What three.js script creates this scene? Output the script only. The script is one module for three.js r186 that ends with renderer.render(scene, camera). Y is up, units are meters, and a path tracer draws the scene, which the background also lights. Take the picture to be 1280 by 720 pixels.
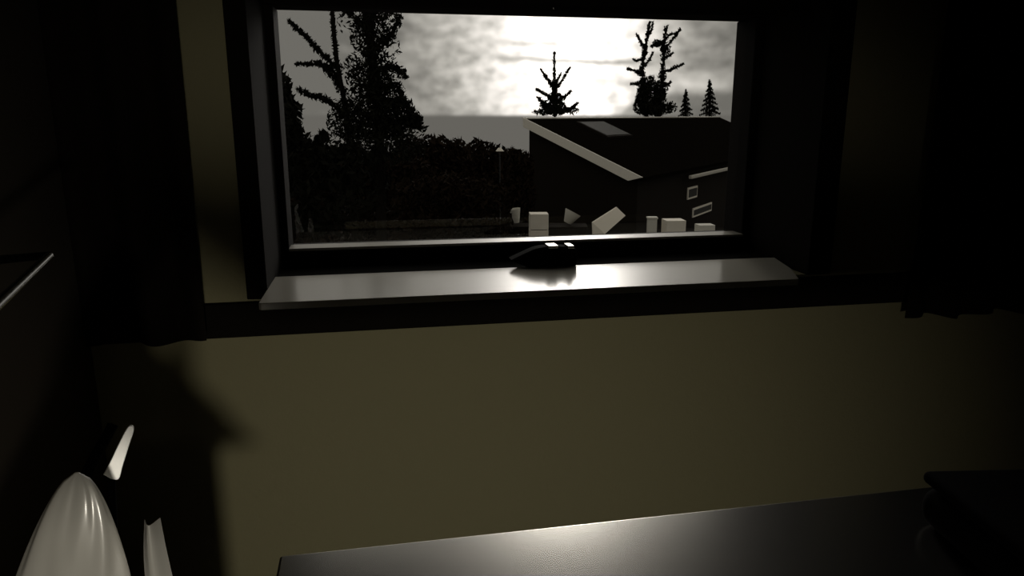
import * as THREE from 'three';
import { RoundedBoxGeometry } from 'three/addons/geometries/RoundedBoxGeometry.js';
import { mergeGeometries } from 'three/addons/utils/BufferGeometryUtils.js';
import { SimplexNoise } from 'three/addons/math/SimplexNoise.js';

// ---------------------------------------------------------------- camera, sky, exposure
const SILL = 1.0;                                    // height of the window sill above the floor
const F = 924;                                       // focal length in pixels at 1280x720
const scene = new THREE.Scene();
const camera = new THREE.PerspectiveCamera(2 * Math.atan(360 / F) * 180 / Math.PI, 16 / 9, 0.05, 400);
const EYE = new THREE.Vector3(-0.3567, SILL + 0.3573, 1.5929);
const PITCH = 0.2295, YAW = 0.1918, ROLL = 0;
camera.position.copy(EYE);
const FWD = new THREE.Vector3(Math.sin(YAW) * Math.cos(PITCH), -Math.sin(PITCH), -Math.cos(YAW) * Math.cos(PITCH));
const R0 = new THREE.Vector3(Math.cos(YAW), 0, Math.sin(YAW));
const U0 = new THREE.Vector3().crossVectors(R0, FWD);
const RIGHT = R0.clone().multiplyScalar(Math.cos(ROLL)).addScaledVector(U0, Math.sin(ROLL));
const UPV = U0.clone().multiplyScalar(Math.cos(ROLL)).addScaledVector(R0, -Math.sin(ROLL));
camera.up.copy(UPV);
camera.lookAt(EYE.clone().add(FWD));
camera.updateMatrixWorld();

let seed = 7;
const rnd = () => { seed = (seed * 1664525 + 1013904223) >>> 0; return seed / 4294967296; };
const noise = new SimplexNoise({ random: rnd });
const fbm = (x, y, n = 4) => { let s = 0, a = 0.5; for (let i = 0; i < n; i++) { s += a * noise.noise(x, y); x = x * 2.03 + 7.1; y = y * 2.03 + 3.7; a *= 0.5; } return s; };
const sstep = (a, b, x) => { const t = Math.min(1, Math.max(0, (x - a) / (b - a))); return t * t * (3 - 2 * t); };

// dusk sky: a glow low in the west, cloud bank to both sides, haze at the horizon
const D2R = Math.PI / 180;
function skyLum(az, el) {                            // degrees; az 0 = straight out of the window, + to the right
  const gx = az - 15.5, gy = el - 4.5, up = Math.exp(-(gy * gy) / (gy > 0 ? 700 : 60));
  const sx = gx < 0 ? 8.2 : 6.0;
  let L = (1.0 * Math.exp(-(gx * gx) / (sx * sx)) + (1.1 + 11 * sstep(7, 15, el)) * Math.exp(-(gx * gx) / (gx < 0 ? 15 : 13))) * up;
  let base = 0.25 - 0.05 * Math.exp(-Math.pow(az - 26, 2) / 40) - 0.18 * Math.exp(-Math.pow((az + 12) / 15, 2) - Math.pow((el - 4) / 14, 2));
  base += 0.3 * sstep(7, 16, el) * Math.exp(-Math.pow((az - 10) / 30, 2));
  const c = fbm(az * 0.16 + 3, el * 0.42, 5), c2 = fbm(az * 0.55 + 20, el * 0.9 + 5, 4);
  base *= 1 + 0.4 * c + 0.4 * c2;
  L *= 1 + 0.6 * c2 + 0.2 * c;
  // thin dark streaks of cloud across the glow
  const band = (y0, w, k, x0, x1) => { const d = (el - y0 + 0.045 * (az - 14) + 0.25 * fbm(az * 0.2, y0, 3)) / w; L *= 1 - k * Math.exp(-d * d) * sstep(x0, x0 + 4, az) * (1 - sstep(x1 - 4, x1, az)); };
  band(4.0, 0.2, 0.85, 8, 23);
  band(5.1, 0.2, 0.7, 9, 17);
  band(2.6, 0.3, 0.45, 14, 24);
  // break of light under the cloud on the right
  base += 0.34 * Math.exp(-Math.pow((az - 24.5) / 2.6, 2) - Math.pow((el - 2.35) / 0.75, 2));
  // haze at the horizon
  const top = -0.1 + 0.25 * fbm(az * 0.35, 9, 3) + 1.6 * sstep(18.5, 21, az);
  const h = 1 - sstep(top - 0.3, top + 0.3, el);
  const hz = 0.15 + 0.45 * Math.exp(-Math.pow(gx / 5.5, 2));
  L = (L + base) * (1 - h) + hz * h * (1 + 0.25 * c2);
  if (el <= 0) L = 0.135;
  return Math.max(0.02, L);
}
{
  const W = 2048, H = 1024, px = new Float32Array(W * H * 4);
  for (let j = 0; j < H; j++) for (let i = 0; i < W; i++) {
    const el = ((j + 0.5) / H - 0.5) * 180, a = ((i + 0.5) / W - 0.5) * 360;      // a = atan2(z, x)
    let az = a + 90; if (az > 180) az -= 360;
    const L = skyLum(az, el), w = Math.min(1, L), k = (j * W + i) * 4;
    px[k] = L * 1.02; px[k + 1] = L * (0.965 + 0.015 * (1 - w)); px[k + 2] = L * (0.86 + 0.03 * w); px[k + 3] = 1;
  }
  const t = new THREE.DataTexture(px, W, H, THREE.RGBAFormat, THREE.FloatType);
  t.mapping = THREE.EquirectangularReflectionMapping; t.colorSpace = THREE.LinearSRGBColorSpace;
  t.minFilter = t.magFilter = THREE.LinearFilter; t.needsUpdate = true;
  scene.background = t;
}
const renderer = new THREE.WebGLRenderer({ antialias: true });
renderer.toneMapping = THREE.LinearToneMapping;
renderer.toneMappingExposure = 1.0;
renderer.shadowMap.enabled = true;
const LAMP_POWER = 1.8;

// ---------------------------------------------------------------- helpers
const V = (x, y, z) => new THREE.Vector3(x, y, z);
function ray(px, py) { return FWD.clone().addScaledVector(RIGHT, (px - 640) / F).addScaledVector(UPV, -(py - 360) / F); }
function at(px, py, dist) { const d = ray(px, py), h = Math.hypot(d.x, d.z); return EYE.clone().addScaledVector(d, dist / h); }   // dist is horizontal
function onY(px, py, y) { const d = ray(px, py); return EYE.clone().addScaledVector(d, (y - EYE.y) / d.y); }
function onZ(px, py, z) { const d = ray(px, py); return EYE.clone().addScaledVector(d, (z - EYE.z) / d.z); }
const used = {};
function numbered(n) { if (!(n in used)) { used[n] = 0; return n; } return n + '_' + String(++used[n]).padStart(3, '0'); }
function tag(o, label, category, group, kind) { o.userData.label = label; if (category) o.userData.category = category; if (group) o.userData.group = group; if (kind) o.userData.kind = kind; return o; }
function thing(name, label, category, p = V(0, 0, 0), turn = 0, group) {
  const o = new THREE.Group(); o.name = numbered(name); o.position.copy(p); o.rotation.y = turn; scene.add(o);
  return tag(o, label, category, group);
}
function part(name, g, m, parent = scene) {
  const o = new THREE.Mesh(g, m); o.name = parent === scene ? numbered(name) : name; o.castShadow = o.receiveShadow = true; parent.add(o); return o;
}
function struct(name, g, m, label) { const o = part(name, g, m); o.userData.kind = 'structure'; if (label) o.userData.label = label; return o; }
const box = (x0, x1, y0, y1, z0, z1) => new THREE.BoxGeometry(x1 - x0, y1 - y0, z1 - z0).translate((x0 + x1) / 2, (y0 + y1) / 2, (z0 + z1) / 2);
const rbox = (x0, x1, y0, y1, z0, z1, r = 0.004) => new RoundedBoxGeometry(x1 - x0, y1 - y0, z1 - z0, 3, r).translate((x0 + x1) / 2, (y0 + y1) / 2, (z0 + z1) / 2);
const merge = (gs) => mergeGeometries(gs.map((g) => { g = g.index ? g.toNonIndexed() : g; for (const k of Object.keys(g.attributes)) if (!['position', 'normal', 'uv'].includes(k)) g.deleteAttribute(k); return g; }));
function prism(pts, depth, bevel = 0) {              // outline in x,y, thickness along +z
  const s = new THREE.Shape(pts.map(([x, y]) => new THREE.Vector2(x, y)));
  return new THREE.ExtrudeGeometry(s, { depth, bevelEnabled: bevel > 0, bevelSize: bevel, bevelThickness: bevel, bevelSegments: 2, curveSegments: 12 });
}
function taper(points, r0, r1, seg = 6, rings = 10) {   // tapered tube through points
  const c = new THREE.CatmullRomCurve3(points), g = new THREE.TubeGeometry(c, rings, 1, seg, false), p = g.attributes.position, q = new THREE.Vector3(), a = new THREE.Vector3();
  for (let i = 0; i <= rings; i++) {
    const r = r0 + (r1 - r0) * i / rings; c.getPointAt(i / rings, a);
    for (let j = 0; j <= seg; j++) { const k = i * (seg + 1) + j; q.fromBufferAttribute(p, k).sub(a).multiplyScalar(r).add(a); p.setXYZ(k, q.x, q.y, q.z); }
  }
  return g;
}

// ---------------------------------------------------------------- materials
function plaster(seedx, amp) {
  const n = 256, d = new Uint8Array(n * n * 4);
  for (let j = 0; j < n; j++) for (let i = 0; i < n; i++) {
    const v = 128 + amp * (fbm(i * 0.05 + seedx, j * 0.05, 4) + 0.6 * noise.noise(i * 0.33, j * 0.33 + seedx)); const k = (j * n + i) * 4;
    d[k] = d[k + 1] = d[k + 2] = Math.max(0, Math.min(255, v)); d[k + 3] = 255;
  }
  const t = new THREE.DataTexture(d, n, n); t.wrapS = t.wrapT = THREE.RepeatWrapping; t.magFilter = THREE.LinearFilter; t.repeat.set(2, 2); t.needsUpdate = true; return t;
}
const mat = (r, g, b, rough = 0.8, extra = {}) => { const m = new THREE.MeshPhysicalMaterial({ roughness: rough, ...extra }); m.color.setRGB(r, g, b); return m; };
const M = {
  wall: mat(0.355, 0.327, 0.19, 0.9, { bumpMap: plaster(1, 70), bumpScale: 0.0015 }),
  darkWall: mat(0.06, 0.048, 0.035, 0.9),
  ceiling: mat(0.25, 0.24, 0.2, 0.95),
  floor: mat(0.06, 0.045, 0.03, 0.6),
  frame: mat(0.008, 0.006, 0.005, 0.8, { specularIntensity: 0.3 }),
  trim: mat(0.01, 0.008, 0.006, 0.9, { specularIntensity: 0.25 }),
  sill: mat(0.7, 0.67, 0.58, 0.18, { ior: 1.8, bumpMap: plaster(5, 40), bumpScale: 0.0002 }),
  bead: mat(0.55, 0.53, 0.46, 0.25),
  glass: mat(1, 1, 1, 0.0, { transmission: 1, thickness: 0, ior: 1.45 }),
  latch: mat(0.004, 0.004, 0.004, 0.9, { specularIntensity: 0.15 }),
  curtain: mat(0.012, 0.009, 0.007, 1, { side: THREE.DoubleSide, specularIntensity: 0.2 }),
  track: mat(0.004, 0.004, 0.003, 1, { specularIntensity: 0.15 }),
  black: mat(0.006, 0.006, 0.006, 0.4),
  chrome: mat(0.8, 0.8, 0.78, 0.15, { metalness: 1 }),
  counter: mat(0.9, 0.88, 0.82, 0.22, { metalness: 1 }),
  wood: mat(0.05, 0.035, 0.022, 0.5),
  steel: mat(0.6, 0.6, 0.6, 0.25, { metalness: 1 }),
  bag: mat(0.92, 0.9, 0.84, 0.35, { clearcoat: 1, clearcoatRoughness: 0.16,  transmission: 0.2, thickness: 0, side: THREE.DoubleSide }),
  white: mat(0.95, 0.95, 0.92, 0.28, { clearcoat: 1, clearcoatRoughness: 0.25 }),
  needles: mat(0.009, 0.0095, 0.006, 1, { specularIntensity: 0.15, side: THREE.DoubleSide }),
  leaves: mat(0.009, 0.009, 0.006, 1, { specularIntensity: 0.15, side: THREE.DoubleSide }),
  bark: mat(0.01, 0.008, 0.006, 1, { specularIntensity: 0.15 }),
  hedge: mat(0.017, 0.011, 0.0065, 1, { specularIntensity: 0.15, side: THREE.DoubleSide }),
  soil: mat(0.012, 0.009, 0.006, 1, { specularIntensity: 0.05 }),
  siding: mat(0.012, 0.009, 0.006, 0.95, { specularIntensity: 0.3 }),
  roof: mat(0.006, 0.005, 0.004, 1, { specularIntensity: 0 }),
  fascia: mat(0.9, 0.86, 0.76, 0.6),
  cap: mat(0.6, 0.57, 0.5, 0.6),
  skylight: mat(0.05, 0.05, 0.045, 0.7, { specularIntensity: 0.3 }),
  pale: mat(0.88, 0.82, 0.7, 0.7),
  paleGrey: mat(0.7, 0.68, 0.6, 0.75),
  darkWood: mat(0.014, 0.011, 0.008, 1, { specularIntensity: 0.2 }),
};

// ---------------------------------------------------------------- the room
const XL = -0.93, XR = 2.3, ZB = 3.4, HC = 2.45, T = 0.40;
const OX0 = -0.585, OX1 = 0.69, OY0 = SILL - 0.02, OY1 = SILL + 0.64;   // opening in the window wall
{
  const s = new THREE.Shape([[XL - T, 0], [XR + T, 0], [XR + T, HC], [XL - T, HC]].map((p) => new THREE.Vector2(...p)));
  s.holes.push(new THREE.Path([[OX0, OY0], [OX0, OY1], [OX1, OY1], [OX1, OY0]].map((p) => new THREE.Vector2(...p))));
  struct('wall_front', new THREE.ExtrudeGeometry(s, { depth: T, bevelEnabled: false }).translate(0, 0, -T), M.wall, 'olive painted wall around and under the window');
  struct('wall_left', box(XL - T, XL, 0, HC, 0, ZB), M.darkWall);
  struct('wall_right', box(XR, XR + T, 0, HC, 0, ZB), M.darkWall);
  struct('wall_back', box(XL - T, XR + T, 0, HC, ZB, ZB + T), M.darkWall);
  struct('floor', box(XL - T, XR + T, -T, 0, -T, ZB + T), M.floor);
  struct('ceiling', box(XL - T, XR + T, HC, HC + T, -T, ZB + T), M.ceiling);
}

// window: frame, sash rails, bead that catches the sky, pane
const GX0 = -0.554, GX1 = 0.656, GY0 = SILL + 0.039, GY1 = SILL + 0.607, ZG = -0.33;
{
  const w = new THREE.Group(); w.name = 'window_1'; w.userData.kind = 'structure'; w.userData.label = 'wide low window in a dark frame'; scene.add(w);
  const f = (n, g, m = M.frame) => part(n, g, m, w);
  f('head', rbox(OX0, OX1, GY1, OY1, -0.39, -0.28));
  f('stile', rbox(OX0, GX0, OY0, GY1, -0.39, -0.28));
  f('stile', rbox(GX1, OX1, OY0, GY1, -0.39, -0.28));
  f('bottom_rail', rbox(GX0, GX1, OY0, GY0 - 0.008, -0.39, -0.265, 0.002));
  const b = f('glazing_bead', rbox(GX0, GX1, GY0 - 0.0078, GY0 - 0.001, ZG, -0.268, 0.0015), M.bead); b.userData.label = 'pale strip along the foot of the pane';
  f('pane', box(GX0 - 0.005, GX1 + 0.005, GY0 - 0.009, GY1 + 0.005, ZG - 0.004, ZG - 0.0005), M.glass);
  const q = onZ(692, 10, -0.278);
  f('catch', new THREE.SphereGeometry(0.004, 12, 8).translate(q.x, q.y, -0.278), M.chrome);
}
// dark lining of the deep opening, casing boards and the rail under the sill
struct('trim_1', rbox(OX0 - 0.03, OX0 + 0.012, SILL - 0.019, OY1 + 0.05, -0.279, 0.014, 0.003), M.trim);
struct('trim_2', rbox(OX1 - 0.012, OX1 + 0.05, SILL - 0.019, OY1 + 0.05, -0.279, 0.014, 0.003), M.trim);
struct('trim_3', rbox(OX0 + 0.012, OX1 - 0.012, OY1 - 0.02, OY1 + 0.05, -0.279, 0.014, 0.003), M.trim);
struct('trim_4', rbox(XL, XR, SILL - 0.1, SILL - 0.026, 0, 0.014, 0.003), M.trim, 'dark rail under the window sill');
struct('trim_5', box(OX0 + 0.012, OX1 - 0.012, SILL - 0.0199, SILL - 0.008, -0.2649, -0.122), M.track, 'black track between the window and the sill');
{
  const s = new THREE.Shape(); const z0 = -0.12, z1 = 0.125, xl = -0.575, xr = 0.585;
  s.moveTo(OX0 + 0.014, -z0); s.lineTo(0.665, -z0); s.lineTo(0.63, -0.015); s.lineTo(xr, -z1 + 0.004); s.lineTo(xr - 0.004, -z1); s.lineTo(xl + 0.004, -z1); s.lineTo(xl, -z1 + 0.004); 
  const g = new THREE.ExtrudeGeometry(s, { depth: 0.012, bevelEnabled: true, bevelSize: 0.0012, bevelThickness: 0.0012, bevelSegments: 2 }).rotateX(-Math.PI / 2).translate(0, SILL - 0.0132, 0);
  const o = part('window_sill', g, M.sill); tag(o, 'pale glossy sill board under the window, lit by the sky', 'window sill');
}

// latch reaching from the bottom rail over the sill
{
  const ZL = -0.135, a = onZ(690, 318, ZL), k = thing('window_latch', 'black latch at the middle of the window\'s bottom rail with two bright studs', 'latch', V(a.x, SILL - 0.006, ZL));
  const P = (px, py) => { const q = onZ(px, py, ZL + 0.02); return [q.x - a.x, q.y - SILL + 0.006]; };
  const s = new THREE.Shape(); const pts = [[640, 325], [648, 329], [658, 333], [668, 336], [690, 336.5], [712, 336], [719, 333], [721, 320], [720, 312], [706, 309], [690, 309], [672, 311], [655, 318]].map(([x, y]) => new THREE.Vector2(...P(x, y)));
  s.moveTo(pts[0].x, pts[0].y); s.splineThru(pts.slice(1)); s.closePath();
  part('lever', new THREE.ExtrudeGeometry(s, { depth: 0.03, bevelEnabled: true, bevelSize: 0.001, bevelThickness: 0.003, bevelSegments: 3 }).translate(0, 0, -0.013), M.latch, k);
  part('arm', rbox(-0.02, 0.02, 0.004, 0.02, -0.13, 0, 0.004), M.latch, k);
  for (const [x, w] of [[690, 0.012], [712, 0.0075]]) { const p = onZ(x, 307.5, ZL + 0.02); part('stud', rbox(-w, w, -0.004, 0.003, -0.03, 0.008, 0.001).translate(p.x - a.x, p.y - SILL + 0.006, 0.026), M.chrome, k); }
}

// counter with the far edge toward the window
const CT = SILL - 0.075;
{
  const x0 = -0.46, x1 = 1.5, z0 = 0.8955, z1 = 1.75;
  const t = thing('counter', 'dark metal counter in the foreground catching the window light', 'counter', V((x0 + x1) / 2, 0, (z0 + z1) / 2));
  const w = (x1 - x0) / 2, d = (z1 - z0) / 2;
  part('countertop', rbox(-w, w, CT - 0.035, CT, -d, d, 0.003), M.counter, t);
  const c0 = w - 0.3;
  part('base_cabinet', rbox(c0, w - 0.02, 0.08, CT - 0.036, -d + 0.03, d - 0.03, 0.004), M.wood, t);
  part('plinth', box(c0 + 0.04, w - 0.06, 0, 0.08, -d + 0.07, d - 0.07), M.black, t);
}

// dark curtains hanging on both sides of the window
for (const [label, x0, x1, hem] of [['dark curtain hanging left of the window', XL + 0.01, -0.69, 0.91], ['dark curtain hanging right of the window', 0.93, 1.75, 0.87]]) {
  const t = thing('curtain', label, 'curtain', V((x0 + x1) / 2, hem, 0.05)), n = Math.round((x1 - x0) * 160), pos = [], id = [], uv = [], w = x1 - x0, top = 2.3 - hem;
  for (let j = 0; j <= 20; j++) for (let i = 0; i <= n; i++) {
    const u = i / n, v = j / 20;
    pos.push((u - 0.5) * w, v * top + (j === 0 ? 0.006 * Math.sin(u * w * 30) : 0), 0.018 * Math.sin(u * w * 62 + Math.sin(v * 3)) * (1 - 0.3 * v)); uv.push(u, v);
    if (i < n && j < 20) { const a = j * (n + 1) + i, b = a + n + 1; id.push(a, a + 1, b, a + 1, b + 1, b); }
  }
  const g = new THREE.BufferGeometry(); g.setAttribute('position', new THREE.Float32BufferAttribute(pos, 3)); g.setAttribute('uv', new THREE.Float32BufferAttribute(uv, 2)); g.setIndex(id); g.computeVertexNormals();
  part('cloth', g, M.curtain, t);
  part('rod', new THREE.CylinderGeometry(0.01, 0.01, w, 12).rotateZ(Math.PI / 2).translate(0, top, 0), M.black, t);
}
// polished rail high on the left
{
  const a = at(-60, 434, 0.95), b = at(62, 319, 1.15), mid = a.clone().add(b).multiplyScalar(0.5);
  const t = thing('metal_rail', 'thin slanting metal rail at the left edge of the picture', 'rail', mid);
  part('bar', taper([a.clone().sub(mid), V(0, 0, 0), b.clone().sub(mid)], 0.008, 0.005, 20, 12), M.steel, t);
  for (const p of [a, b]) part('bracket', taper([p.clone().sub(mid), V(XL - mid.x, p.y - mid.y - 0.01, p.z - mid.z)], 0.005, 0.007, 8, 3), M.black, t);
}
// bag standing on the counter with two handles sticking out of it
{
  const c = at(112, 700, 0.82), ST = c.y - 0.2, t = thing('bag', 'pale crumpled bag with a peaked top beside the left end of the counter', 'bag', V(c.x, ST, c.z));
  const st = thing('side_cabinet', 'dark small cabinet carrying the pale bag', 'cabinet', V(c.x - 0.09, 0, c.z - 0.02));
  part('body', rbox(-0.16, 0.16, 0.03, ST - 0.02, -0.16, 0.16, 0.004), M.wood, st);
  part('top', rbox(-0.165, 0.165, ST - 0.0195, ST, -0.17, 0.17, 0.005), M.wood, st);
  part('plinth', box(-0.15, 0.07, 0, 0.03, -0.14, 0.14), M.black, st);
  const dr = part('door', rbox(-0.15, 0.07, 0.05, ST - 0.035, 0.1605, 0.176, 0.003), M.wood, st);
  part('knob', new THREE.SphereGeometry(0.012, 16, 12).translate(0.04, ST * 0.6, 0.186), M.black, dr);
  const NU = 96, NV = 40, pos = [], uv = [], idx = [], HB = 0.3;
  for (let j = 0; j <= NV; j++) for (let i = 0; i <= NU; i++) {
    const v = j / NV, u = i / NU * Math.PI * 2;
    let r = 0.084 * Math.pow(1 - v, 0.58) + 0.002 + 0.16 * Math.max(0, 0.5 - v);
    const fold = 0.34 * (1 - Math.abs(Math.sin(1.5 * (u - 2.2 - 0.25 * v)))) - 0.12 + 0.05 * Math.cos(7 * u + 2 + v * 2) * (1 - v) + 0.1 * noise.noise(Math.cos(u) * 1.5 + 4, Math.sin(u) * 1.5 + v * 2);
    r *= 1 + fold * (0.4 + 0.6 * (1 - v));
    pos.push(r * Math.cos(u) * 1.05 - 0.052 * (1 - v), v * HB, r * Math.sin(u) * 0.5); uv.push(i / NU, v);
    if (i < NU && j < NV) { const a = j * (NU + 1) + i, b = a + NU + 1; idx.push(a, b, a + 1, a + 1, b, b + 1); }
  }
  const g = new THREE.BufferGeometry(); g.setAttribute('position', new THREE.Float32BufferAttribute(pos, 3)); g.setAttribute('uv', new THREE.Float32BufferAttribute(uv, 2)); g.setIndex(idx); g.computeVertexNormals();
  part('sack', g, M.bag, t);
  // loose flap at its right
  const fl = [], fu = [], fi = [];
  for (let j = 0; j <= 16; j++) for (let i = 0; i <= 10; i++) {
    const v = j / 16, s = i / 10 - 0.5;
    fl.push(0.064 + s * 0.034 * (1 - 0.55 * v * v * v) + 0.004 * v, v * 0.245, 0.012 + 0.008 * Math.cos(s * 5) + 0.004 * Math.sin(v * 9)); fu.push(s, v);
    if (i < 10 && j < 16) { const a = j * 11 + i, b = a + 11; fi.push(a, b, a + 1, a + 1, b, b + 1); }
  }
  const f = new THREE.BufferGeometry(); f.setAttribute('position', new THREE.Float32BufferAttribute(fl, 3)); f.setAttribute('uv', new THREE.Float32BufferAttribute(fu, 2)); f.setIndex(fi); f.computeVertexNormals();
  part('flap', f, M.bag, t);
  // a flat white blade on a dark stem, and a dark stick beside it, both standing behind the bag
  const P0 = at(148, 568, 0.88), LP = V(-0.3, 0.79, 2.32), n = EYE.clone().sub(P0).normalize().add(LP.sub(P0).normalize()).normalize(), hit = (x, y, off = 0) => { const d = ray(x, y); return EYE.clone().addScaledVector(d, P0.clone().addScaledVector(n, off).sub(EYE).dot(n) / d.dot(n)); };
  const ex = V(1, 0, 0).addScaledVector(n, -n.x).normalize(), ey = n.clone().cross(ex);
  const low = hit(139, 596), foot = V(low.x - 0.03, ST, low.z - 0.03);
  const bl = thing('white_blade', 'white tapered blade on a dark stem rising behind the pale bag', 'blade', foot);
  const sh = new THREE.Shape(), pt = (x, y) => { const q = hit(x, y).sub(P0); return new THREE.Vector2(q.dot(ex), q.dot(ey)); };
  const ol = [[130, 593], [138, 578], [150, 553], [159, 536], [164, 532.5], [167, 537], [161, 556], [153, 582], [148, 598], [139, 598]].map((p) => pt(...p));
  sh.moveTo(ol[0].x, ol[0].y); sh.splineThru(ol.slice(1)); sh.closePath();
  const bg = new THREE.ExtrudeGeometry(sh, { depth: 0.003, bevelEnabled: true, bevelSize: 0.0006, bevelThickness: 0.0006, bevelSegments: 2, curveSegments: 6 });
  bg.applyMatrix4(new THREE.Matrix4().makeBasis(ex, ey, n).setPosition(P0.clone().sub(foot).addScaledVector(n, -0.003)));
  part('blade', bg, M.white, bl);
  const ls = low.clone().addScaledVector(n, -0.0045).sub(foot);
  part('stem', taper([V(0, 0, 0), ls.clone().multiplyScalar(0.5), ls], 0.005, 0.004, 10, 14), M.latch, bl);
  const a = at(100, 616, 0.95), b = at(141, 531, 0.99), f2 = V(a.x + (a.x - b.x) * 1.2, ST, a.z);
  const o = part('dark_stick', taper([V(0, 0, 0), a.clone().sub(f2), b.clone().sub(f2)], 0.007, 0.0065, 12, 16), M.latch); o.position.copy(f2);
  tag(o, 'dark stick leaning beside the white tapered blade', 'stick');
}
// black case at the right end of the counter
{
  const c = onY(1290, 712, CT), t = thing('case', 'black rounded case at the right end of the counter', 'case', V(c.x + 0.05, CT, c.z - 0.02), -0.15);
  part('body', rbox(-0.11, 0.14, 0, 0.045, -0.07, 0.12, 0.02), M.latch, t);
  part('lid', rbox(-0.108, 0.138, 0.046, 0.06, -0.068, 0.118, 0.007), M.latch, t);
}
// dim lamp low behind the camera
{
  const p = V(-0.3, 0.8, 2.35), aim = V(-0.36, 0.33, 0), t = thing('floor_lamp', 'dim low floor lamp behind the counter', 'lamp', V(p.x, 0, p.z + 0.02));
  part('base', new THREE.CylinderGeometry(0.1, 0.11, 0.02, 32).translate(0, 0.01, 0), M.black, t);
  part('pole', new THREE.CylinderGeometry(0.008, 0.008, 0.8, 12).translate(0, 0.42, 0), M.black, t);
  const dir = aim.clone().sub(p).normalize(), q = new THREE.Quaternion().setFromUnitVectors(V(0, -1, 0), dir);
  const sh = part('shade', new THREE.LatheGeometry([[0.02, 0.08], [0.03, 0.075], [0.06, 0], [0.058, 0], [0.028, 0.072], [0.0, 0.078]].map((a) => new THREE.Vector2(...a)), 32).applyQuaternion(q).translate(0, p.y, 0.02), M.black, t);
  const em = mat(0.9, 0.8, 0.6, 0.5); em.emissive.setRGB(0.6, 0.5, 0.35);
  part('bulb', new THREE.SphereGeometry(0.02, 16, 12).applyQuaternion(q).translate(0, p.y, -0.005).translate(-dir.x * 0.035, -dir.y * 0.035, -dir.z * 0.035), em, sh);
  const L = new THREE.SpotLight(new THREE.Color().setRGB(1, 0.93, 0.78), LAMP_POWER, 0, 0.72, 0.95, 2);
  L.position.copy(p).addScaledVector(dir, 0.03); L.target.position.copy(aim); L.castShadow = true; L.shadow.radius = 3; scene.add(L, L.target);
}

// ---------------------------------------------------------------- outdoors
const G0 = -3.0;
const groundY = (x, z) => G0 - 2.3 * sstep(23, 30, Math.hypot(x, z)) + 0.15 * noise.noise(x * 0.15, z * 0.15);
{
  const g = new THREE.PlaneGeometry(160, 110, 80, 60).rotateX(-Math.PI / 2).translate(0, 0, -56), p = g.attributes.position;
  for (let i = 0; i < p.count; i++) p.setY(i, groundY(p.getX(i), p.getZ(i)));
  g.computeVertexNormals();
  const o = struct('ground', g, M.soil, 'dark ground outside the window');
}
// neighbour's house, gable towards us
{
  const A = at(655, 148, 28), ra = YAW + Math.atan(550 / F) + 0.0, rd = V(Math.sin(ra), 0, -Math.cos(ra)), gd = V(Math.cos(ra), 0, Math.sin(ra));
  // gable corner where the rake ends: on the line of sight through (803, 222), in the gable's plane
  const d = ray(803, 222), n = rd, k = A.clone().sub(EYE).dot(n) / d.dot(n), E = EYE.clone().addScaledVector(d, k);
  const half = E.clone().sub(A).dot(gd), drop = A.y - E.y, L = 26, base = G0 - 2.6, wallH = A.y - drop - base;
  const t = thing('house', 'dark gabled house across the yard with pale roof edges', 'house', V(A.x, base, A.z), -ra);
  // local axes: x across the gable to the right, -z along the ridge
  const H = A.y - base, th = 0.12, s = drop / half;
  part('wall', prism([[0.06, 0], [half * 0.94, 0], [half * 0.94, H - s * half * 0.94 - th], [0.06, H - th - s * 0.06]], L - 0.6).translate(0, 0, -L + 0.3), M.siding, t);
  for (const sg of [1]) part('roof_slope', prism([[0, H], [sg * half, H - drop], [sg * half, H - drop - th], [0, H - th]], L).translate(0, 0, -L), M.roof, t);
  // barge boards on the gable's edge
  const bw = 0.42;
  part('barge_board', prism([[0, H + 0.02], [half + 0.02, H - drop + 0.02 - s * 0.02], [half - 0.5, H - drop - 0.12], [0, H - 0.3]], 0.05, 0.006).translate(0, 0, 0.01), M.fascia, t).userData.label = 'wide pale board along the right edge of the gable';
  part('ridge_cap', prism([[-0.05, H - 0.12], [-0.05, H + 0.04], [0.1, H + 0.02], [0.1, H - 0.02], [0, H], [0, H - 0.12]], L).translate(0, 0, -L), M.cap, t);
  part('gutter', rbox(half - 0.02, half + 0.12, H - drop - 0.42, H - drop - 0.28, -L, -5.2, 0.03), M.cap, t);
  // skylight set in the right slope
  const sl = Math.atan(s), sk = new THREE.Group();
  const pl = part('skylight', new THREE.BoxGeometry(1.5, 0.1, 2.6).rotateZ(-sl).translate(half * 0.26, H - drop * 0.26 + 0.05, -4.6), M.darkWood, t);
  part('pane', new THREE.BoxGeometry(1.3, 0.02, 2.4).rotateZ(-sl).translate(half * 0.26 + 0.055 * Math.sin(sl), H - drop * 0.26 + 0.05 + 0.055 * Math.cos(sl), -4.6), M.skylight, pl);
  // a window on the long side and one in the gable
  for (const [z, y, w, h] of [[-6.6, H - drop - 1.1, 1.3, 0.5], [-8.2, H - drop - 2.0, 2.8, 0.4]]) {
    const wf = part('window', rbox(half * 0.94 - 0.02, half * 0.94 + 0.05, y - h / 2, y + h / 2, z - w / 2, z + w / 2, 0.01), M.pale, t);
    part('pane', box(half * 0.94 + 0.045, half * 0.94 + 0.055, y - h / 2 + 0.08, y + h / 2 - 0.08, z - w / 2 + 0.08, z + w / 2 - 0.08), M.skylight, wf);
  }
}
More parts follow.
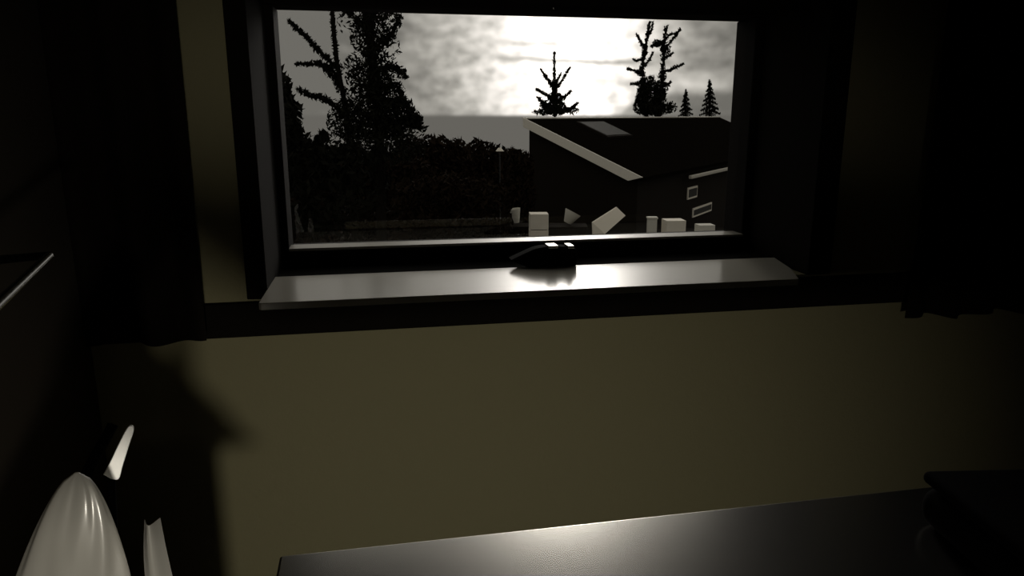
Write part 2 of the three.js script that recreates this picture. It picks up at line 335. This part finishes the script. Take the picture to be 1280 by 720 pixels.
// yard things in front of the gable
const PXM = (dist) => dist / F;
{
  const D = 21;
  const ground = (px, dist) => { const q = at(px, 300, dist); return V(q.x, groundY(q.x, q.z) - 0.01, q.z); };
  // dark garden table with two pale pots
  const q = ground(680, D + 0.6), top = at(680, 281, D + 0.6).y;
  const t = thing('garden_table', 'long dark garden table outside the window in front of the gable', 'table', q, -YAW - 0.03), h = top - q.y, s = PXM(D);
  part('tabletop', rbox(-55 * s, 55 * s, h - 0.05, h, -0.4, 0.4, 0.01), M.darkWood, t);
  for (const sx of [-1, 1]) for (const sz of [-1, 1]) part('leg', rbox(sx * 50 * s - 0.04, sx * 50 * s + 0.04, 0, h - 0.05, sz * 0.33 - 0.04, sz * 0.33 + 0.04, 0.01), M.darkWood, t);
  const pot = (px, label, hgt, r, tilt) => {
    const p = at(px, 281, D + 0.6), o = thing('planter', label, 'planter', V(p.x, top, p.z)); 
    const g = new THREE.LatheGeometry([[0, 0.0], [r * 0.45, 0], [r, hgt], [r * 0.9, hgt], [r * 0.42, 0.04], [0, 0.04]].map((a) => new THREE.Vector2(...a)), 20);
    if (tilt) g.applyMatrix4(new THREE.Matrix4().makeRotationZ(tilt)).translate(0, 0.06, 0);
    part('pot', g, M.paleGrey, o); return o;
  };
  pot(646, 'small pale tapered planter at the left end of the garden table', 0.42, 0.17, 0.16);
  pot(709, 'pale planter tipped to the right on the garden table', 0.36, 0.25, -0.5);
  const B = (name, label, category, px, py, w, dep, m, dist, turn, ribs) => {
    const g = ground(px, dist), top2 = at(px, py, dist).y, o = thing(name, label, category, g, -YAW + turn), hh = top2 - g.y, ww = w * PXM(dist);
    if (ribs) {
      for (let i = 0; i < ribs; i++) part('board', rbox(-ww / 2, ww / 2, hh * i / ribs + 0.008, hh * (i + 1) / ribs - 0.008, -dep / 2, dep / 2, 0.01), m, o);
      part('core', box(-ww / 2 + 0.03, ww / 2 - 0.03, 0, hh - 0.02, -dep / 2 + 0.03, dep / 2 - 0.03), M.darkWood, o);
    } else { part('shaft', rbox(-ww / 2, ww / 2, 0, hh - 0.05, -dep / 2, dep / 2, 0.012), m, o); part('cap', rbox(-ww / 2 - 0.02, ww / 2 + 0.02, hh - 0.05, hh, -dep / 2 - 0.02, dep / 2 + 0.02, 0.012), m, o); }
    return o;
  };
  B('crate', 'tall pale crate standing in front of the garden table', 'crate', 673, 266, 23, 0.5, M.pale, D - 0.4, 0.05, 4);
  B('post', 'short pale post between the leaning board and the low box', 'post', 814, 271, 11, 0.22, M.paleGrey, D, 0, 0);
  B('crate', 'low pale crate to the right of the short post', 'crate', 841, 274, 24, 0.5, M.pale, D, 0.1, 3);
  B('crate', 'small pale crate at the right edge of the window', 'crate', 880, 280, 20, 0.4, M.paleGrey, D + 1, 0.1, 2);
  {
    const a = ground(752, D - 0.5), b = at(776, 264, D + 0.4), k = at(748, 285, D - 0.3), o = thing('board', 'pale bent board leaning to the right beside the garden table', 'board', a);
    const w = 0.2, l = (p) => p.clone().sub(a), dirr = RIGHT.clone().setY(0).normalize();
    const P = [V(0, 0, 0), l(k), l(b)], pos = [], id = [];
    P.forEach((p, i) => { const o2 = i === 2 ? 0.7 : 1; for (const [sx, sz] of [[-1, -1], [1, -1], [1, 1], [-1, 1]]) pos.push(p.x + dirr.x * sx * w * o2 * 0.9, p.y + (i === 2 ? -sx * 0.12 : i === 1 ? -sx * 0.16 : 0), p.z + dirr.z * sx * w + sz * 0.03); });
    for (let i = 0; i < 2; i++) for (let e = 0; e < 4; e++) { const u = i * 4 + e, v = i * 4 + (e + 1) % 4; id.push(u, v, u + 4, v, v + 4, u + 4); }
    id.push(0, 2, 1, 0, 3, 2, 8, 9, 10, 8, 10, 11);
    let g = new THREE.BufferGeometry(); g.setAttribute('position', new THREE.Float32BufferAttribute(pos, 3)); g.setIndex(id); g = g.toNonIndexed(); g.computeVertexNormals(); g.setAttribute('uv', new THREE.Float32BufferAttribute(new Float32Array(g.attributes.position.count * 2), 2));
    part('plank', g, M.pale, o);
  }
  {
    const g = ground(625, 16), p = at(625, 188, 16), o = thing('garden_lantern', 'small pale lantern on a thin dark post before the hedge', 'lantern', g);
    part('post', new THREE.CylinderGeometry(0.015, 0.02, p.y - g.y, 8).translate(0, (p.y - g.y) / 2, 0), M.black, o);
    part('head', new THREE.CylinderGeometry(0.03, 0.09, 0.07, 8).translate(0, p.y - g.y + 0.02, 0), M.pale, o);
  }
}

// ---------------------------------------------------------------- plants
function cards(blobs, size, flat = 0.35) {           // blobs: [x, y, z, rx, ry, rz, n] -> many small crossed leaves
  const pos = [], nor = [], uv = [];
  const a = V(0, 0, 0), b = V(0, 0, 0), c = V(0, 0, 0), n = V(0, 0, 0);
  for (const [x, y, z, rx, ry, rz, count] of blobs) for (let i = 0; i < count; i++) {
    let u, v, w; do { u = rnd() * 2 - 1; v = rnd() * 2 - 1; w = rnd() * 2 - 1; } while (u * u + v * v + w * w > 1);
    c.set(x + u * rx, y + v * ry, z + w * rz);
    a.set(rnd() - 0.5, (rnd() - 0.5) * 1.2, rnd() - 0.5).normalize(); b.set(rnd() - 0.5, rnd() - 0.5, rnd() - 0.5).cross(a).normalize(); n.crossVectors(a, b);
    const s = size * (0.6 + rnd() * 0.8), f = s * flat;
    const tri = [[-1, 0], [0, -1], [1, 0], [-1, 0], [1, 0], [0, 1]];
    for (const [p, q] of tri) { pos.push(c.x + a.x * s * p + b.x * f * q, c.y + a.y * s * p + b.y * f * q, c.z + a.z * s * p + b.z * f * q); nor.push(n.x, n.y, n.z); uv.push(p, q); }
  }
  const g = new THREE.BufferGeometry(); g.setAttribute('position', new THREE.Float32BufferAttribute(pos, 3)); g.setAttribute('normal', new THREE.Float32BufferAttribute(nor, 3)); g.setAttribute('uv', new THREE.Float32BufferAttribute(uv, 2)); return g;
}
// a tree drawn limb by limb: limbs [[px, py], ...] with radii in px and foliage per px of length; blobs [px, py, rx, ry, n]
function tree(name, label, category, dist, basePx, limbs, blobs, leaf, m, group) {
  const s = PXM(dist) / Math.cos(0.2), b0 = at(basePx, 150, dist), base = V(b0.x, groundY(b0.x, b0.z) - 0.05, b0.z);
  const t = thing(name, label, category, base, 0, group), fol = [];
  limbs.forEach(([pts, r0, r1, den, spread, isTrunk], li) => {
    const dz = isTrunk ? 0 : (rnd() - 0.5) * 22 * s;
    const P = pts.map(([x, y], i) => at(x, y, dist + dz * i / Math.max(1, pts.length - 1)).sub(base));
    if (isTrunk) P.unshift(V(P[0].x * 0.6, 0, P[0].z * 0.6));
    part(isTrunk ? 'trunk' : 'branch', taper(P, r0 * s, r1 * s, 6, isTrunk ? 16 : 6), M.bark, t);
    const c = new THREE.CatmullRomCurve3(isTrunk ? P.slice(1) : P), len = c.getLength() / s, n = Math.max(0, Math.round(len / 2.2));
    if (den) for (let i = 0; i <= n; i++) { const p = c.getPointAt(i / Math.max(1, n)), k = spread * (dist > 30 ? 1.3 : 1.5) * (0.35 + 1.1 * rnd()) * s * (1 - 0.6 * i / Math.max(1, n)); fol.push([p.x, p.y, p.z, k, k * 0.8, k, Math.round(den * (dist > 30 ? 4 : 4))]); }
  });
  for (const [x, y, rx, ry, n] of blobs) { const p = at(x, y, dist + (rnd() - 0.5) * rx * s).sub(base); fol.push([p.x, p.y, p.z, rx * s, ry * s, rx * s, dist > 30 ? Math.round(n * 2.6) : n]); }
  part('foliage', cards(fol, leaf * s), m, t).userData.kind = 'stuff';
  return t;
}
// young conifer left of centre behind the roof
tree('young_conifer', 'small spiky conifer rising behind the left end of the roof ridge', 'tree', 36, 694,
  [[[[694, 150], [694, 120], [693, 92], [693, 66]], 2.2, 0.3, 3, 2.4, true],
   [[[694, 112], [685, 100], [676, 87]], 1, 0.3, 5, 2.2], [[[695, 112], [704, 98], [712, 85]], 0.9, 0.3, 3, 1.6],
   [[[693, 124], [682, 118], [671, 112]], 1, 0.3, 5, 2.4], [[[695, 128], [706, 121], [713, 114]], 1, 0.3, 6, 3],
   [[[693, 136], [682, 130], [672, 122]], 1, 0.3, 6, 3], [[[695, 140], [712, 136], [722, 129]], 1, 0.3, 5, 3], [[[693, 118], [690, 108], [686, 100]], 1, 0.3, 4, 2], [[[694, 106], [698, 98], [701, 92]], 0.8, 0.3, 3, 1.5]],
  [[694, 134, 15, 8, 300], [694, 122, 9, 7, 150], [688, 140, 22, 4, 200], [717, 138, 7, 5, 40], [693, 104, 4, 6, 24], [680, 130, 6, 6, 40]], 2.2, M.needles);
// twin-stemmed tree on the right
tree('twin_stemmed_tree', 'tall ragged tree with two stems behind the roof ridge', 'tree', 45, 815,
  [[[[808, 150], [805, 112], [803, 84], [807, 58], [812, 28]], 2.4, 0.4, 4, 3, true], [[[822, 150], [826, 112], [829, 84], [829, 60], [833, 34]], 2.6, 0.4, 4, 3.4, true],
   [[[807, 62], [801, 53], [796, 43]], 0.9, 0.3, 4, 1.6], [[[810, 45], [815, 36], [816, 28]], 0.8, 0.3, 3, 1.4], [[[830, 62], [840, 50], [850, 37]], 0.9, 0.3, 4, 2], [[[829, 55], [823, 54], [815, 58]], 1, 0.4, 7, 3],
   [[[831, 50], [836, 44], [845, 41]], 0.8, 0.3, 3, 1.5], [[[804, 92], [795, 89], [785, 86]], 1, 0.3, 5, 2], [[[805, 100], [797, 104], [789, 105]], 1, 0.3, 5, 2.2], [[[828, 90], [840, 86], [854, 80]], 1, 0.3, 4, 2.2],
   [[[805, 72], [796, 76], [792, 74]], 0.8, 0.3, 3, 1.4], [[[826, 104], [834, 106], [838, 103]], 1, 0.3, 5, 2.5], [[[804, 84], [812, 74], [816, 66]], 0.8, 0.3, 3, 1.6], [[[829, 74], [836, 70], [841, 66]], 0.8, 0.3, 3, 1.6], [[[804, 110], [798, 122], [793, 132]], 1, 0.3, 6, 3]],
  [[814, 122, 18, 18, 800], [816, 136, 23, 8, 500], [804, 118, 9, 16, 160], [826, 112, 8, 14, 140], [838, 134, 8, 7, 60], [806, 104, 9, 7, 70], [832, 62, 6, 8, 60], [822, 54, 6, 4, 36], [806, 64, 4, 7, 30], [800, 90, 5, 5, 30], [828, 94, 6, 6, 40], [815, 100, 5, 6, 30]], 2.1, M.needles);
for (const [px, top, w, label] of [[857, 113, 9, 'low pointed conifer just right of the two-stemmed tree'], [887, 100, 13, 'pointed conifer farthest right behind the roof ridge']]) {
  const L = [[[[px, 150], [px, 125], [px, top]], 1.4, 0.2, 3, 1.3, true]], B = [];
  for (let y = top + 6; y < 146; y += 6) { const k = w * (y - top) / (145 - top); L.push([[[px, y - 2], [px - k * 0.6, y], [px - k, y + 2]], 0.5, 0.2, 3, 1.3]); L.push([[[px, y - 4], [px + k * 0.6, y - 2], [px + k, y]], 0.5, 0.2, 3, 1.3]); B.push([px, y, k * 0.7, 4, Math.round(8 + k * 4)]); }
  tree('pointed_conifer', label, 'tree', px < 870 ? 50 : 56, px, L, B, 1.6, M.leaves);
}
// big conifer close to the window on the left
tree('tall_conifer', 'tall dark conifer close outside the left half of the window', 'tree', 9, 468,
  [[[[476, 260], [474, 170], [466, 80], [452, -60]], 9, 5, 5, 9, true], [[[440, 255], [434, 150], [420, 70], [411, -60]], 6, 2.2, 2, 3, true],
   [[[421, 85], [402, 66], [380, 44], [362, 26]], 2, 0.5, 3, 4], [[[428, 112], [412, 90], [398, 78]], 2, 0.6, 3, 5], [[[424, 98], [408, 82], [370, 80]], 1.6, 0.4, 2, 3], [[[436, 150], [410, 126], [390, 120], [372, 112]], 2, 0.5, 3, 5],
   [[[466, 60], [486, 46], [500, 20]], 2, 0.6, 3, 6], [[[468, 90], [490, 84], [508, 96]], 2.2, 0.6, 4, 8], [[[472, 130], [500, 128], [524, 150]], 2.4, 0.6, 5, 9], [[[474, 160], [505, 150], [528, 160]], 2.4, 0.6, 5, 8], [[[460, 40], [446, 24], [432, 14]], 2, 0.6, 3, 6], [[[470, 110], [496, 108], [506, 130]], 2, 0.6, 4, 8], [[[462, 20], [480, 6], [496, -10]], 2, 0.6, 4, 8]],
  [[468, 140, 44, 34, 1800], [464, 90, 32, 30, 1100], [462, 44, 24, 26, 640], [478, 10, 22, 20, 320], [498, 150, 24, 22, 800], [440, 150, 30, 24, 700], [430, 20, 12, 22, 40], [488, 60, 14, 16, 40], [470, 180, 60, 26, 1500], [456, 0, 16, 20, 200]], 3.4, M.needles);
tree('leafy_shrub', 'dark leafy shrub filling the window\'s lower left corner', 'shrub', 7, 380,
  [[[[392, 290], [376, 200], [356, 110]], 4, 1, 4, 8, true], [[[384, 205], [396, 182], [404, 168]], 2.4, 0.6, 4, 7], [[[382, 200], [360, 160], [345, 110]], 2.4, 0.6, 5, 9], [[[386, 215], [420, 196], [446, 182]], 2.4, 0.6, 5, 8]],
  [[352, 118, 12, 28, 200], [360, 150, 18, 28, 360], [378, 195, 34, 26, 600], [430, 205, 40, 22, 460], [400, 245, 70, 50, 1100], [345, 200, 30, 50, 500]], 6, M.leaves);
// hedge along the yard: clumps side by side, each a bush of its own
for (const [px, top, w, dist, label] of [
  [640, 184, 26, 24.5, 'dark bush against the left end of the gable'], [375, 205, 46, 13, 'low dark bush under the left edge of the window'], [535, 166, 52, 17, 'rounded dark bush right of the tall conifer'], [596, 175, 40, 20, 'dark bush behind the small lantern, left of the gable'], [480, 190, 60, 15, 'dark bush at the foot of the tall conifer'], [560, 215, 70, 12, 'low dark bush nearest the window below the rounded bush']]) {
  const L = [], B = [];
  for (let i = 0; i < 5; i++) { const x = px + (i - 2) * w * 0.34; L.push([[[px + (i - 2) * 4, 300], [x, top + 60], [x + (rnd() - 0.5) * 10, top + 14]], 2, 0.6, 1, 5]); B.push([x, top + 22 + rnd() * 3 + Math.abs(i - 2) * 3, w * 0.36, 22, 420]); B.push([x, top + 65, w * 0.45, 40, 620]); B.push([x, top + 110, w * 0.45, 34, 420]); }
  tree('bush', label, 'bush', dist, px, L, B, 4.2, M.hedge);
}

renderer.render(scene, camera);
